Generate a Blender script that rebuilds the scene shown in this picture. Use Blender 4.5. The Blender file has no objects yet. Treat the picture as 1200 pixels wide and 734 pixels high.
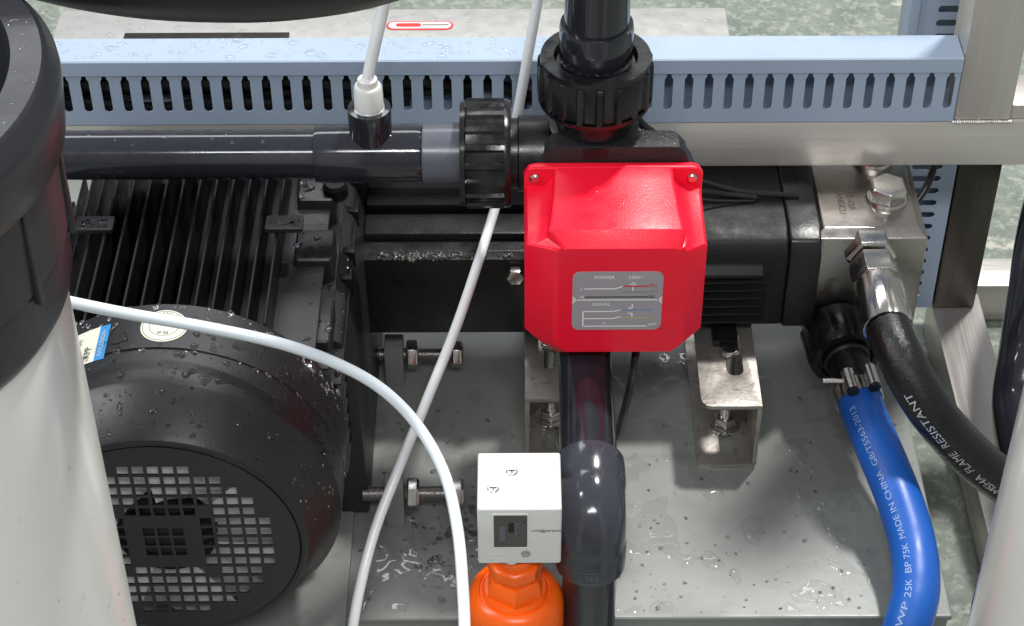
import bpy, bmesh, math, random
from mathutils import Vector, Matrix, noise
random.seed(7)
R = math.radians
sc = bpy.context.scene
col = sc.collection

# ------------------------------------------------------------------ camera
PITCH = R(41.5)
CAM = Vector((0.0, -1.423, 1.259))
cd = bpy.data.cameras.new('camera'); cam = bpy.data.objects.new('camera', cd); col.objects.link(cam)
cam.location = CAM
cam.rotation_euler = (Matrix.Rotation(math.pi/2 - PITCH, 3, 'X') @ Matrix.Rotation(R(-0.25), 3, 'Z')).to_euler()
cd.sensor_width = 36; cd.lens = 69.0; cd.clip_start = 0.01; cd.clip_end = 200
sc.camera = cam

# ------------------------------------------------------------------ world, lamps, exposure
w = bpy.data.worlds.new('World'); sc.world = w; w.use_nodes = True
bg = w.node_tree.nodes['Background']; bg.inputs[0].default_value = (0.93, 0.95, 1.0, 1); bg.inputs[1].default_value = 0.31
def area(name, loc, target, sx, sy, power, color=(1, 1, 1)):
    l = bpy.data.lights.new(name, 'AREA'); l.shape = 'RECTANGLE'; l.size = sx; l.size_y = sy; l.energy = power; l.color = color
    o = bpy.data.objects.new(name, l); col.objects.link(o); o.location = loc
    o.rotation_euler = (Vector(target) - Vector(loc)).to_track_quat('-Z', 'Y').to_euler()
    return o
area('ceiling_lamp', (1.15, 1.0, 3.6), (0, 0, 0), .27, .27, 150, (1.0, .98, .95))
area('ceiling_strip_lamp', (-0.5, 2.6, 3.2), (0, 0, 0), 2.8, .7, 36, (.95, .98, 1.0))
area('front_strip_lamp', (0.1, -2.6, 3.0), (0, 0, 0), 1.9, .3, 44, (.97, .98, 1.0))
area('side_fill', (-2.2, -.6, 2.6), (0, 0, 0), .25, 1.6, 42, (.95, .98, 1.0))  # added fill from the left, brightens the white housings
area('work_lamp', (0.28, -1.9, 2.35), (0, 0, 0), .07, .07, 4.0, (.97, .98, 1.0))
area('work_lamp', (0.02, -1.9, 2.35), (0, 0, 0), .07, .07, 4.0, (.97, .98, 1.0))
sc.view_settings.view_transform = 'Standard'; sc.view_settings.look = 'None'
sc.view_settings.exposure = 0.15; sc.view_settings.gamma = 1.0

# ------------------------------------------------------------------ measuring helpers (photo pixel + a known distance -> place)
FW = Vector((0, math.cos(PITCH), -math.sin(PITCH))); UP = Vector((0, math.sin(PITCH), math.cos(PITCH))); RT = Vector((1, 0, 0))
def ray(px, py): return FW + RT*((px-600)/2300.0) + UP*((367-py)/2300.0)
def Z(px, py, z):
    r = ray(px, py); return CAM + r*((z-CAM.z)/r.z)
def Y(px, py, y):
    r = ray(px, py); return CAM + r*((y-CAM.y)/r.y)
def T(px, py, t): return CAM + ray(px, py)*t

# ------------------------------------------------------------------ materials
MATS = {}
def mat(name, color, rough=.5, metal=0.0, bump=0.0, bscale=200, var=0.0, vscale=30, rvar=0.0, rscale=60,
        stretch=(1, 1, 1), spec=.5, coat=0.0, trans=0.0, ior=1.45, emis=0, sss=0.0, dirt=None, dscale=12, damt=.5, dthr=.55):
    m = bpy.data.materials.new(name); m.use_nodes = True; nt = m.node_tree; N = nt.nodes; L = nt.links
    b = N['Principled BSDF']
    b.inputs['Base Color'].default_value = (*color, 1); b.inputs['Roughness'].default_value = rough
    b.inputs['Metallic'].default_value = metal; b.inputs['Specular IOR Level'].default_value = spec
    b.inputs['Coat Weight'].default_value = coat; b.inputs['Coat Roughness'].default_value = .08
    b.inputs['Transmission Weight'].default_value = trans; b.inputs['IOR'].default_value = ior
    if sss:
        b.inputs['Subsurface Weight'].default_value = sss; b.inputs['Subsurface Radius'].default_value = (.004, .004, .004)
    tc = N.new('ShaderNodeTexCoord'); mp = N.new('ShaderNodeMapping'); mp.inputs['Scale'].default_value = stretch
    L.new(tc.outputs['Object'], mp.inputs['Vector'])
    def nz(scale, detail=4, ro=.6):
        n = N.new('ShaderNodeTexNoise'); n.inputs['Scale'].default_value = scale; n.inputs['Detail'].default_value = detail
        n.inputs['Roughness'].default_value = ro
        L.new(mp.outputs['Vector'], n.inputs['Vector']); return n
    src = None
    if var:
        n = nz(vscale); mx = N.new('ShaderNodeMix'); mx.data_type = 'RGBA'
        mx.inputs['A'].default_value = (*[c*(1-var) for c in color], 1); mx.inputs['B'].default_value = (*[min(1, c*(1+var)) for c in color], 1)
        L.new(n.outputs['Fac'], mx.inputs['Factor']); src = mx.outputs['Result']
    if dirt:
        n = nz(dscale, 6, .65); cr = N.new('ShaderNodeMapRange'); cr.inputs['From Min'].default_value = dthr; cr.inputs['From Max'].default_value = dthr+.12
        cr.inputs['To Max'].default_value = damt; L.new(n.outputs['Fac'], cr.inputs['Value'])
        mx = N.new('ShaderNodeMix'); mx.data_type = 'RGBA'; L.new(cr.outputs['Result'], mx.inputs['Factor'])
        if src: L.new(src, mx.inputs['A'])
        else: mx.inputs['A'].default_value = (*color, 1)
        mx.inputs['B'].default_value = (*dirt, 1); src = mx.outputs['Result']
    if src: L.new(src, b.inputs['Base Color'])
    if rvar:
        n = nz(rscale); cr = N.new('ShaderNodeMapRange'); cr.inputs['From Min'].default_value = .3; cr.inputs['From Max'].default_value = .7
        cr.inputs['To Min'].default_value = max(.02, rough-rvar); cr.inputs['To Max'].default_value = min(1, rough+rvar)
        L.new(n.outputs['Fac'], cr.inputs['Value']); L.new(cr.outputs['Result'], b.inputs['Roughness'])
    if bump:
        n = nz(bscale, 3); bp = N.new('ShaderNodeBump'); bp.inputs['Strength'].default_value = bump; bp.inputs['Distance'].default_value = .001
        L.new(n.outputs['Fac'], bp.inputs['Height']); L.new(bp.outputs['Normal'], b.inputs['Normal'])
    MATS[name] = m; return m

M_plate = mat('grey_paint', (.20, .212, .198), .36, bump=.10, bscale=90, var=.18, vscale=7, rvar=.12, rscale=14, spec=.55, dirt=(.085, .09, .08), dscale=22, damt=.55, dthr=.60)
M_blue_duct = mat('duct_plastic', (.30, .37, .47), .38, bump=.04, bscale=300, var=.06, vscale=12, rvar=.08)
M_pvc = mat('pvc_grey', (.017, .018, .024), .12, bump=.05, bscale=160, var=.25, vscale=20, rvar=.07, rscale=40, coat=.3)
M_elbow = mat('elbow_grey', (.034, .036, .046), .15, bump=.08, bscale=70, var=.2, rvar=.07, coat=.3)
M_pvc_light = mat('pvc_light_grey', (.085, .09, .11), .25, bump=.03, bscale=160, var=.1, rvar=.05)
M_black = mat('black_plastic', (.008, .008, .009), .33, bump=.12, bscale=420, var=.3, rvar=.1)
M_nut = mat('nut_plastic', (.008, .008, .009), .24, bump=.10, bscale=300, var=.3, rvar=.12, rscale=90)
M_casting = mat('controller_plastic', (.014, .014, .015), .30, bump=.8, bscale=700, var=.3, rvar=.14, rscale=150)
M_motor = mat('motor_paint', (.004, .004, .005), .42, spec=.25, bump=.08, bscale=260, var=.3, rvar=.1)
M_cover = mat('fan_cover_paint', (.0135, .0135, .015), .38, bump=.15, bscale=700, var=.2, vscale=14, rvar=.08, rscale=20)
M_blacksteel = mat('black_steel', (.008, .008, .008), .38, bump=.3, bscale=260, var=.3, vscale=20, rvar=.12)
M_pump = mat('pump_cover', (.010, .010, .0105), .50, spec=.3, bump=.3, bscale=500, var=.25, vscale=25, rvar=.1, dirt=(.07, .07, .07), dscale=30, damt=.35, dthr=.66)
M_red = mat('red_plastic', (.80, .007, .030), .34, bump=.12, bscale=520, rvar=.07, rscale=90, spec=.38, var=.05, vscale=9, dirt=(.50, .012, .03), dscale=40, damt=.5, dthr=.62)
M_ss = mat('stainless', (.62, .585, .55), .38, metal=.62, bump=.22, bscale=100, stretch=(.12, 6, 6), var=.12, vscale=18, rvar=.08, rscale=50, dirt=(.36, .32, .28), dscale=26, damt=.5, dthr=.62)
M_ssv = mat('stainless_post', (.56, .525, .495), .36, metal=.7, bump=.22, bscale=100, stretch=(6, 6, .12), var=.12, vscale=18, rvar=.08, dirt=(.32, .28, .24), dscale=30, damt=.5, dthr=.66)
M_ssd = mat('worn_steel_shaded', (.10, .09, .082), .38, metal=1, bump=.3, bscale=60, stretch=(6, 6, .3), var=.3, vscale=14, rvar=.1, dirt=(.08, .07, .06), dscale=30, damt=.6, dthr=.55)  # stainless with dark reflections and shade put into the base colour
M_ssy = mat('stainless_depth', (.58, .55, .52), .38, metal=.7, bump=.25, bscale=100, stretch=(6, .12, 6), var=.15, vscale=18, rvar=.1, dirt=(.3, .26, .22), dscale=24, damt=.6, dthr=.58)
M_block = mat('machined_steel', (.45, .42, .39), .30, metal=1, bump=.12, bscale=200, var=.1, vscale=30, rvar=.08)
M_bracket = mat('bracket_steel', (.44, .41, .375), .44, metal=.75, bump=.3, bscale=200, var=.25, vscale=40, rvar=.12, dirt=(.16, .12, .09), dscale=60, damt=.7, dthr=.55)
M_bolt = mat('bolt_steel', (.62, .60, .57), .24, metal=1, bump=.1, bscale=400, var=.15, rvar=.08)
M_rust = mat('threaded_steel', (.46, .45, .44), .35, metal=1, bump=.2, bscale=400, var=.3, rvar=.1)
M_ferrule = mat('ferrule_steel', (.66, .64, .61), .17, metal=1, bump=.08, bscale=300, rvar=.05)
M_white = mat('white_plastic', (.60, .605, .58), .30, bump=.03, bscale=200, var=.03, rvar=.05, sss=.1)
M_shell = mat('white_housing', (.77, .755, .72), .20, bump=.06, bscale=18, var=.03, vscale=8, rvar=.10, rscale=9, dirt=(.50, .50, .48), dscale=45, damt=.5, dthr=.66)
M_tube = mat('white_tube', (.74, .76, .77), .26, sss=.3, var=.05, bump=.02, bscale=100)
M_tube2 = mat('milky_tube', (.70, .76, .80), .26, sss=.3, var=.05, bump=.02, bscale=100)
M_orange = mat('orange_plastic', (.90, .125, .006), .28, bump=.08, bscale=120, var=.08, rvar=.07, sss=.15)
M_bluehose = mat('blue_rubber', (.010, .095, .42), .40, bump=.08, bscale=150, var=.12, vscale=14, rvar=.07)
M_hose = mat('black_rubber', (.009, .009, .010), .26, bump=.5, bscale=520, var=.3, rvar=.12, rscale=200)
M_cable = mat('cable_sheath', (.010, .010, .011), .34, bump=.15, bscale=300)
M_ink = mat('white_ink', (.48, .49, .51), .5); M_print = mat('label_print', (.80, .80, .80), .5); M_ink_b = mat('hose_ink', (.28, .40, .64), .5)
M_inkbrown = mat('brown_ink', (.12, .09, .06), .5)
M_inkblack = mat('black_ink', (.03, .03, .03), .5)
M_label = mat('label_grey', (.31, .285, .31), .35, var=.04)
M_sticker = mat('sticker_cream', (.62, .62, .52), .4, var=.05); M_sticker_blue = mat('sticker_blue', (.03, .22, .50), .4)
M_inkred = mat('red_ink', (.60, .03, .03), .5); M_inkblue = mat('blue_ink', (.18, .26, .52), .5)
M_inkgreen = mat('green_ink', (.16, .24, .16), .5); M_inkyel = mat('yellow_ink', (.50, .42, .18), .5)
M_fan = mat('fan_plastic', (.66, .66, .64), .45, var=.1)
M_dark = mat('near_black', (.006, .006, .006), .6)
M_weld = mat('weld_bead', (.09, .085, .08), .25, metal=.4, bump=.5, bscale=600, var=.3)
def water_mat():
    m = bpy.data.materials.new('water'); m.use_nodes = True; nt = m.node_tree; N = nt.nodes; L = nt.links
    N.remove(N['Principled BSDF']); out = N['Material Output']
    tr = N.new('ShaderNodeBsdfTransparent'); tr.inputs[0].default_value = (.97, .97, .97, 1)
    gl = N.new('ShaderNodeBsdfGlossy'); gl.inputs['Roughness'].default_value = .03
    fr = N.new('ShaderNodeFresnel'); fr.inputs['IOR'].default_value = 1.55; mx = N.new('ShaderNodeMixShader')
    ge = N.new('ShaderNodeNewGeometry'); mu = N.new('ShaderNodeMath'); mu.operation = 'SUBTRACT'; mu.use_clamp = True
    L.new(fr.outputs[0], mu.inputs[0]); L.new(ge.outputs['Backfacing'], mu.inputs[1]); L.new(mu.outputs[0], mx.inputs[0]); L.new(tr.outputs[0], mx.inputs[1]); L.new(gl.outputs[0], mx.inputs[2]); L.new(mx.outputs[0], out.inputs['Surface'])
    return m
M_water = water_mat()
M_drop = mat('water_drop', (1, 1, 1), .02, trans=1.0, ior=1.33)
M_deck = mat('deck_steel', (.50, .50, .48), .42, metal=.55, bump=.12, bscale=120, var=.06, vscale=20, rvar=.08)
M_cap = mat('cap_grey', (.020, .021, .025), .34, bump=.12, bscale=200, var=.2, vscale=12, rvar=.08, rscale=20)
M_window = mat('tinted_window', (.06, .055, .05), .12, bump=0, var=.2)

def floor_mat():
    m = bpy.data.materials.new('worn_green_floor'); m.use_nodes = True; nt = m.node_tree; N = nt.nodes; L = nt.links; b = N['Principled BSDF']
    tc = N.new('ShaderNodeTexCoord')
    def nz(s, d=6, r=.65):
        n = N.new('ShaderNodeTexNoise'); n.inputs['Scale'].default_value = s; n.inputs['Detail'].default_value = d; n.inputs['Roughness'].default_value = r
        L.new(tc.outputs['Object'], n.inputs['Vector']); return n
    def mixc(fac, a, bcol, lo, hi):
        mr = N.new('ShaderNodeMapRange'); mr.inputs['From Min'].default_value = lo; mr.inputs['From Max'].default_value = hi
        L.new(fac, mr.inputs['Value']); mx = N.new('ShaderNodeMix'); mx.data_type = 'RGBA'; L.new(mr.outputs['Result'], mx.inputs['Factor'])
        if isinstance(a, tuple): mx.inputs['A'].default_value = (*a, 1)
        else: L.new(a, mx.inputs['A'])
        mx.inputs['B'].default_value = (*bcol, 1); return mx.outputs['Result'], mr.outputs['Result']
    c, _ = mixc(nz(22).outputs['Fac'], (.15, .178, .152), (.235, .262, .222), .35, .65)
    c, _ = mixc(nz(75, 5).outputs['Fac'], c, (.31, .33, .285), .50, .62)
    c, _ = mixc(nz(110, 4).outputs['Fac'], c, (.16, .18, .155), .56, .68)
    c, f = mixc(nz(13, 8, .7).outputs['Fac'], c, (.44, .43, .37), .61, .66)
    L.new(c, b.inputs['Base Color']); b.inputs['Roughness'].default_value = .22
    bp = N.new('ShaderNodeBump'); bp.inputs['Strength'].default_value = .35; bp.inputs['Distance'].default_value = .002
    L.new(nz(60, 5).outputs['Fac'], bp.inputs['Height']); L.new(bp.outputs['Normal'], b.inputs['Normal'])
    return m
M_floor = floor_mat()

# ------------------------------------------------------------------ mesh helpers
BASE = {}
def base_of(o): return BASE.get(o.name, Vector((0, 0, 0))) if o else Vector((0, 0, 0))
def thing(name, label, cat, loc, group=None, kind=None):
    o = bpy.data.objects.new(name, None); col.objects.link(o); o.empty_display_size = .02
    o.location = loc; o['label'] = label; o['category'] = cat
    if group: o['group'] = group
    if kind: o['kind'] = kind
    BASE[o.name] = Vector(loc); return o
def tag(o, label, cat, group=None):
    o['label'] = label; o['category'] = cat
    if group: o['group'] = group
    return o
def basis(d):
    d = d.normalized(); a = Vector((0, 0, 1)) if abs(d.z) < .9 else Vector((1, 0, 0))
    u = a.cross(d).normalized(); return u, d.cross(u).normalized()
def spline(pts, n=10):
    pts = [Vector(p) for p in pts]; P = [pts[0]*2-pts[1]] + pts + [pts[-1]*2-pts[-2]]; out = []
    for i in range(1, len(P)-2):
        a, b, c, d = P[i-1], P[i], P[i+1], P[i+2]
        for k in range(n):
            t = k/n; out.append(.5*((2*b)+(c-a)*t+(2*a-5*b+4*c-d)*t*t+(3*b-a-3*c+d)*t**3))
    out.append(pts[-1]); return out
class MB:
    def __init__(s): s.bm = bmesh.new()
    def box(s, a, b, rot=None, piv=None):
        a = Vector(a); b = Vector(b); vs = []
        for z in (a.z, b.z):
            for x, y in ((a.x, a.y), (b.x, a.y), (b.x, b.y), (a.x, b.y)):
                v = Vector((x, y, z))
                if rot: v = rot @ (v-(piv or (a+b)/2)) + (piv or (a+b)/2)
                vs.append(s.bm.verts.new(v))
        for f in ((3, 2, 1, 0), (4, 5, 6, 7), (0, 1, 5, 4), (1, 2, 6, 5), (2, 3, 7, 6), (3, 0, 4, 7)): s.bm.faces.new([vs[i] for i in f])
        return s
    def lathe(s, p, d, prof, n=32, rf=None, caps=True):
        p = Vector(p); d = Vector(d).normalized(); u, v = basis(d); rings = []
        for (h, r) in prof:
            ring = []
            for k in range(n):
                a = 2*math.pi*k/n; rr = r*(rf(k) if rf else 1)
                ring.append(s.bm.verts.new(p+d*h+(u*math.cos(a)+v*math.sin(a))*rr))
            rings.append(ring)
        for i in range(len(rings)-1):
            for k in range(n):
                s.bm.faces.new((rings[i][k], rings[i][(k+1) % n], rings[i+1][(k+1) % n], rings[i+1][k]))
        if caps:
            s.bm.faces.new(rings[0][::-1]); s.bm.faces.new(rings[-1])
        return s
    def cyl(s, a, b, r, r2=None, n=24):
        a = Vector(a); b = Vector(b); return s.lathe(a, b-a, [(0, r), ((b-a).length, r if r2 is None else r2)], n)
    def hexn(s, a, b, r, ch=.12):
        a = Vector(a); b = Vector(b); L = (b-a).length
        return s.lathe(a, b-a, [(0, r*(1-ch)), (L*.15, r), (L*.8, r), (L, r*(1-ch))], 6)
    def tube(s, pts, r, n=14, rfun=None):
        pts = [Vector(p) for p in pts]; t0 = (pts[1]-pts[0]).normalized(); u, v = basis(t0); rings = []
        for i, p in enumerate(pts):
            t = (pts[min(i+1, len(pts)-1)]-pts[max(i-1, 0)]).normalized()
            u = (u-t*u.dot(t)).normalized(); v = t.cross(u); rr = rfun(i/(len(pts)-1)) if rfun else r
            rings.append([s.bm.verts.new(p+(u*math.cos(2*math.pi*k/n)+v*math.sin(2*math.pi*k/n))*rr) for k in range(n)])
        for i in range(len(rings)-1):
            for k in range(n): s.bm.faces.new((rings[i][k], rings[i][(k+1) % n], rings[i+1][(k+1) % n], rings[i+1][k]))
        s.bm.faces.new(rings[0][::-1]); s.bm.faces.new(rings[-1]); return s
    def loops(s, loops, cap0=True, cap1=True):
        rs = [[s.bm.verts.new(Vector(p)) for p in lp] for lp in loops]; n = len(rs[0])
        for i in range(len(rs)-1):
            for k in range(n): s.bm.faces.new((rs[i][k], rs[i][(k+1) % n], rs[i+1][(k+1) % n], rs[i+1][k]))
        if cap0: s.bm.faces.new(rs[0][::-1])
        if cap1: s.bm.faces.new(rs[-1])
        return s
    def poly(s, pts): s.bm.faces.new([s.bm.verts.new(Vector(p)) for p in pts]); return s
    def drop(s, p, nrm, r, h=.45, seg=9):
        nrm = Vector(nrm).normalized(); u, v = basis(nrm); p = Vector(p); st = random.uniform(.75, 1.35); ph = random.uniform(0, 6.3)
        c, sn = math.cos(ph), math.sin(ph); U = u*c+v*sn; V = v*c-u*sn; rings = []
        for (q, hh) in ((1, -.05), (.93, .38), (.72, .72), (.4, .93)):
            rings.append([s.bm.verts.new(p+(U*math.cos(2*math.pi*k/seg)*st+V*math.sin(2*math.pi*k/seg))*r*q*(1+.12*math.sin(3*2*math.pi*k/seg+ph))+nrm*r*h*hh) for k in range(seg)])
        top = s.bm.verts.new(p+nrm*r*h)
        for i in range(3):
            for k in range(seg): s.bm.faces.new((rings[i][k], rings[i][(k+1) % seg], rings[i+1][(k+1) % seg], rings[i+1][k]))
        for k in range(seg): s.bm.faces.new((rings[3][k], rings[3][(k+1) % seg], top))
        s.bm.faces.new(rings[0][::-1]); return s
    def build(s, name, m, parent=None, bevel=0, seg=2, angle=35, kind=None, label=None, mesh_loc=None):
        bm = s.bm
        if name != 'puddles': bmesh.ops.recalc_face_normals(bm, faces=bm.faces)
        if bevel:
            es = [e for e in bm.edges if len(e.link_faces) == 2 and e.calc_face_angle(0) > R(32)]
            if es: bmesh.ops.bevel(bm, geom=es, offset=bevel, segments=seg, affect='EDGES', profile=.6, clamp_overlap=True)
        off = base_of(parent) if parent else (Vector(mesh_loc) if mesh_loc else Vector((0, 0, 0)))
        bmesh.ops.translate(bm, verts=bm.verts, vec=-off)
        me = bpy.data.meshes.new(name); bm.to_mesh(me); bm.free()
        for p in me.polygons: p.use_smooth = True
        me.set_sharp_from_angle(angle=R(angle)); me.materials.append(m)
        o = bpy.data.objects.new(name, me); col.objects.link(o)
        if parent: o.parent = parent
        else: o.location = off
        BASE[o.name] = off
        if kind: o['kind'] = kind
        if label: o['label'] = label
        return o
def rrect(w_, h_, r, n=5, cx=0, cy=0):
    out = []
    for (sx, sy, a0) in ((1, 1, 0), (-1, 1, 90), (-1, -1, 180), (1, -1, 270)):
        for k in range(n+1):
            a = R(a0+90*k/n); out.append((cx+sx*(w_/2-r)+r*math.cos(a), cy+sy*(h_/2-r)+r*math.sin(a)))
    return out
def circ(r, n=32, cx=0, cy=0): return [(cx+r*math.cos(2*math.pi*k/n), cy+r*math.sin(2*math.pi*k/n)) for k in range(n)]
def plate(mb, outline, holes, th, M):
    """flat plate with real holes: outline + holes in 2D, thickness th, placed by matrix M (z = normal)"""
    cu = bpy.data.curves.new('tmp', 'CURVE'); cu.dimensions = '2D'; cu.fill_mode = 'BOTH'; cu.extrude = th/2
    for poly in [outline]+holes:
        sp = cu.splines.new('POLY'); sp.points.add(len(poly)-1); sp.use_cyclic_u = True
        for i, (x, y) in enumerate(poly): sp.points[i].co = (x, y, 0, 1)
    o = bpy.data.objects.new('tmp', cu); me = o.to_mesh(); me.transform(M); mb.bm.from_mesh(me); o.to_mesh_clear()
    bpy.data.objects.remove(o); bpy.data.curves.remove(cu)
    bmesh.ops.remove_doubles(mb.bm, verts=mb.bm.verts, dist=1e-6); return mb
def frame(o, x, y):
    x = Vector(x).normalized(); y = Vector(y).normalized(); z = x.cross(y); m = Matrix((x, y, z)).transposed().to_4x4(); m.translation = Vector(o); return m
def text_bm(body, size, mapf, mb=None, align='LEFT', ext=0.0, cut=0):
    cu = bpy.data.curves.new('tmp', 'FONT'); cu.body = body; cu.size = size; cu.align_x = align; cu.align_y = 'CENTER'; cu.resolution_u = 3; cu.extrude = ext
    o = bpy.data.objects.new('tmp', cu); me = o.to_mesh(); mb = mb or MB(); t = bmesh.new(); t.from_mesh(me)
    for v in t.verts: v.co = mapf(v.co.x, v.co.y, v.co.z)
    m2 = bpy.data.meshes.new('tmp'); t.to_mesh(m2); t.free(); mb.bm.from_mesh(m2); bpy.data.meshes.remove(m2); o.to_mesh_clear()
    bpy.data.objects.remove(o); bpy.data.curves.remove(cu); return mb
def flat(M): return lambda x, y, z: M @ Vector((x, y, z))
def copy_tree(o, parent=None):
    c = o.copy(); col.objects.link(c)
    if parent: c.parent = parent
    for ch in [x for x in col.objects if x.parent == o]: copy_tree(ch, c)
    return c
def drops_flat(mb, x0, x1, y0, y1, z, n, rmin, rmax, ok=None):
    for _ in range(n):
        x, y = random.uniform(x0, x1), random.uniform(y0, y1)
        if ok and not ok(x, y): continue
        r = rmin+(rmax-rmin)*random.random()**2.5
        mb.drop((x, y, z), (0, 0, 1), r, random.uniform(.3, .5))

# ================================================================== SETTING
mb = MB(); mb.poly([(-30, -30, -.135), (30, -30, -.135), (30, 30, -.135), (-30, 30, -.135)])
f = mb.build('floor', M_floor); f['kind'] = 'structure'

# ------------------------------------------------------------------ base plate
PZ = 0.0; PX = .362; PY = -.3795
t = thing('base_plate', 'wide wet grey painted steel plate that the pump and motor stand on', 'base plate', (0, 0, -.04))
MB().box((-.75, PY, -.006), (PX, .22, 0)).build('top_plate', M_plate, t, bevel=.0028, seg=3)
MB().box((-.75, PY+.003, -.05), (PX-.003, PY+.009, -.0065)).build('front_skirt', M_plate, t)
MB().box((PX-.009, PY+.0095, -.05), (PX-.003, .22, -.0065)).build('side_skirt', M_plate, t)
# puddles and water film islands (real relief from a noise field)
def puddles(x0, x1, y0, y1, z, step, thr, scale, hmax, mask):
    bm = bmesh.new(); nx = int((x1-x0)/step); ny = int((y1-y0)/step); H = {}
    for i in range(nx+1):
        for j in range(ny+1):
            x = x0+i*step; y = y0+j*step; mk = mask(x, y)
            if mk <= 0: continue
            p = Vector((x*scale, y*scale, 3.3)); v = noise.fractal(p, 1.0, 2.1, 3)+.25*noise.noise(p*3.1)
            H[i, j] = v-thr+mk-1
    V = {}
    def vert(i, j):
        if (i, j) not in V:
            h = max(0, H[i, j]); V[i, j] = bm.verts.new((x0+i*step, y0+j*step, z-.0002+hmax*min(1, (h/.06))**.5*(1+.5*noise.noise(Vector((x0+i*step, y0+j*step, 0))*90))))
        return V[i, j]
    for i in range(nx):
        for j in range(ny):
            q = [(i, j), (i+1, j), (i+1, j+1), (i, j+1)]
            if all(k in H for k in q) and max(H[k] for k in q) > 0: bm.faces.new([vert(*k) for k in q])
    mb = MB(); mb.bm.free(); mb.bm = bm; return mb
def pmask(x, y):
    m = .93
    if -.02 < x < .34: m = 1.0
    if y > -.14: m -= .18
    return m if (x > -.13) else 0
puddles(-.13, PX-.004, PY+.004, -.06, 0, .0014, .17, 24, .0015, pmask).build('puddles', M_water, t, angle=80, kind='stuff')
mb = MB()
for _ in range(430):
    x = random.uniform(-.13, PX-.005); y = PY+.005+(.26)*random.random()**1.4; r = .0006+.0015*random.random()**3
    mb.drop((x, y, 0), (0, 0, 1), r, .3)
for _ in range(150):
    x = random.gauss(-.045, .022); y = random.gauss(-.30, .035); r = .0012+.0026*random.random()**2
    if x > -.125 and PY+.006 < y: mb.drop((x, y, 0), (0, 0, 1), r, .32)
mb.build('water_droplets', M_drop, t, kind='stuff')
t = thing('slide_plate', 'narrow grey steel plate under the black motor at the lower left', 'steel plate', (-.3, -.3, 0))
MB().box((-.46, -.47, .0005), (-.137, -.02, .008)).build('plate', M_plate, t, bevel=.0015)

# ------------------------------------------------------------------ frame tubes
def tube_box(name, a, b, m, label, group='square steel tubes of the frame', bevel=.003):
    o = MB().box(a, b).build(name, m, None, bevel=bevel, mesh_loc=((a[0]+b[0])/2, (a[1]+b[1])/2, a[2]))
    return tag(o, label, 'steel tube', group)
RY = -.03
tube_box('frame_rail', (-.62, RY, .199), (.62, .02, .2474), M_ss, 'long horizontal brushed stainless tube crossing behind the red box')
tube_box('frame_post', (.386, RY+.0005, .2479), (.436, .02, .80), M_ssv, 'bright stainless upright standing on the rail at the upper right')
tube_box('frame_post', (.4365, RY+.004, .2479), (.47, .02, .262), M_ssv, 'short stainless end piece on the rail at the right edge', bevel=.001)
tube_box('frame_post', (.435, .10, -.0845), (.478, .145, .198), M_ssd, 'stainless upright coloured dark for its reflections, under the rail beside the blue vertical duct')
tube_box('bottom_tube', (.435, -.60, -.134), (.487, .125, -.085), M_ssy, 'worn stainless floor tube running towards the camera past the black hose')
tube_box('bottom_tube', (.4875, .136, -.134), (.80, .182, -.085), M_ss, 'short stainless crossbar on the floor right of the dark upright')
tube_box('cross_bar', (-.135, -.025, .152), (.0, .02, .1985), M_ssv, 'dark grey metal bar under the grey pipe left of the red box')
# weld seams
mb = MB()
for k in range(26):
    x = .386+.05*k/25; mb.drop((x, RY-.0005, .2476), (0, -.6, .8), .0018, .7)
tag(mb.build('weld_bead', M_ssv), 'thin weld seam at the foot of the bright upright', 'weld')
# deck behind
t = thing('steel_deck', 'pale stainless deck lying behind the blue duct', 'deck', (-.12, .33, -.135))
MB().box((-.486, .26, .085), (.232, .384, .1)).build('top', M_deck, t, bevel=.002)
MB().box((-.478, .27, -.135), (.224, .376, .0845)).build('cabinet', M_ssv, t)
MB().box((-.41, .262, .1002), (-.235, .3365, .102)).build('recess_shade_sheet', M_ssd, t, bevel=.0005)  # dark sheet laid on the deck stands for the shade of a recess
mb = MB(); drops_flat(mb, -.47, .0, .3, .38, .1, 190, .0008, .005); drops_flat(mb, .0, .22, .3, .38, .1, 60, .0008, .004)
mb.build('water_droplets', M_water, t, kind='stuff')
sx = (Z(455, 30, .1).x+Z(532, 30, .1).x)/2; sy = Z(493, 30, .1).y
st = thing('thermometer_sticker', 'white pill sticker with red outline and thermometer bar on the deck', 'sticker', (sx, sy, .1002))
Fs = frame((sx, sy, .1004), (1, 0, 0), (0, 1, 0))
plate(MB(), rrect(.0715, .0165, .0082), [], .0004, Fs).build('red_outline', M_inkred, st)
plate(MB(), rrect(.067, .0125, .0062), [], .0004, Matrix.Translation((0, 0, .0004)) @ Fs).build('backing', M_white, st)
plate(MB(), rrect(.027, .0062, .003, cx=-.012), [], .0004, Matrix.Translation((0, 0, .0008)) @ Fs).build('red_bar', M_inkred, st)
plate(MB(), rrect(.028, .0012, .0005, cx=.0165) , [], .0004, Matrix.Translation((0, 0, .0008)) @ Fs).build('scale_line', M_inkblack, st)

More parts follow.
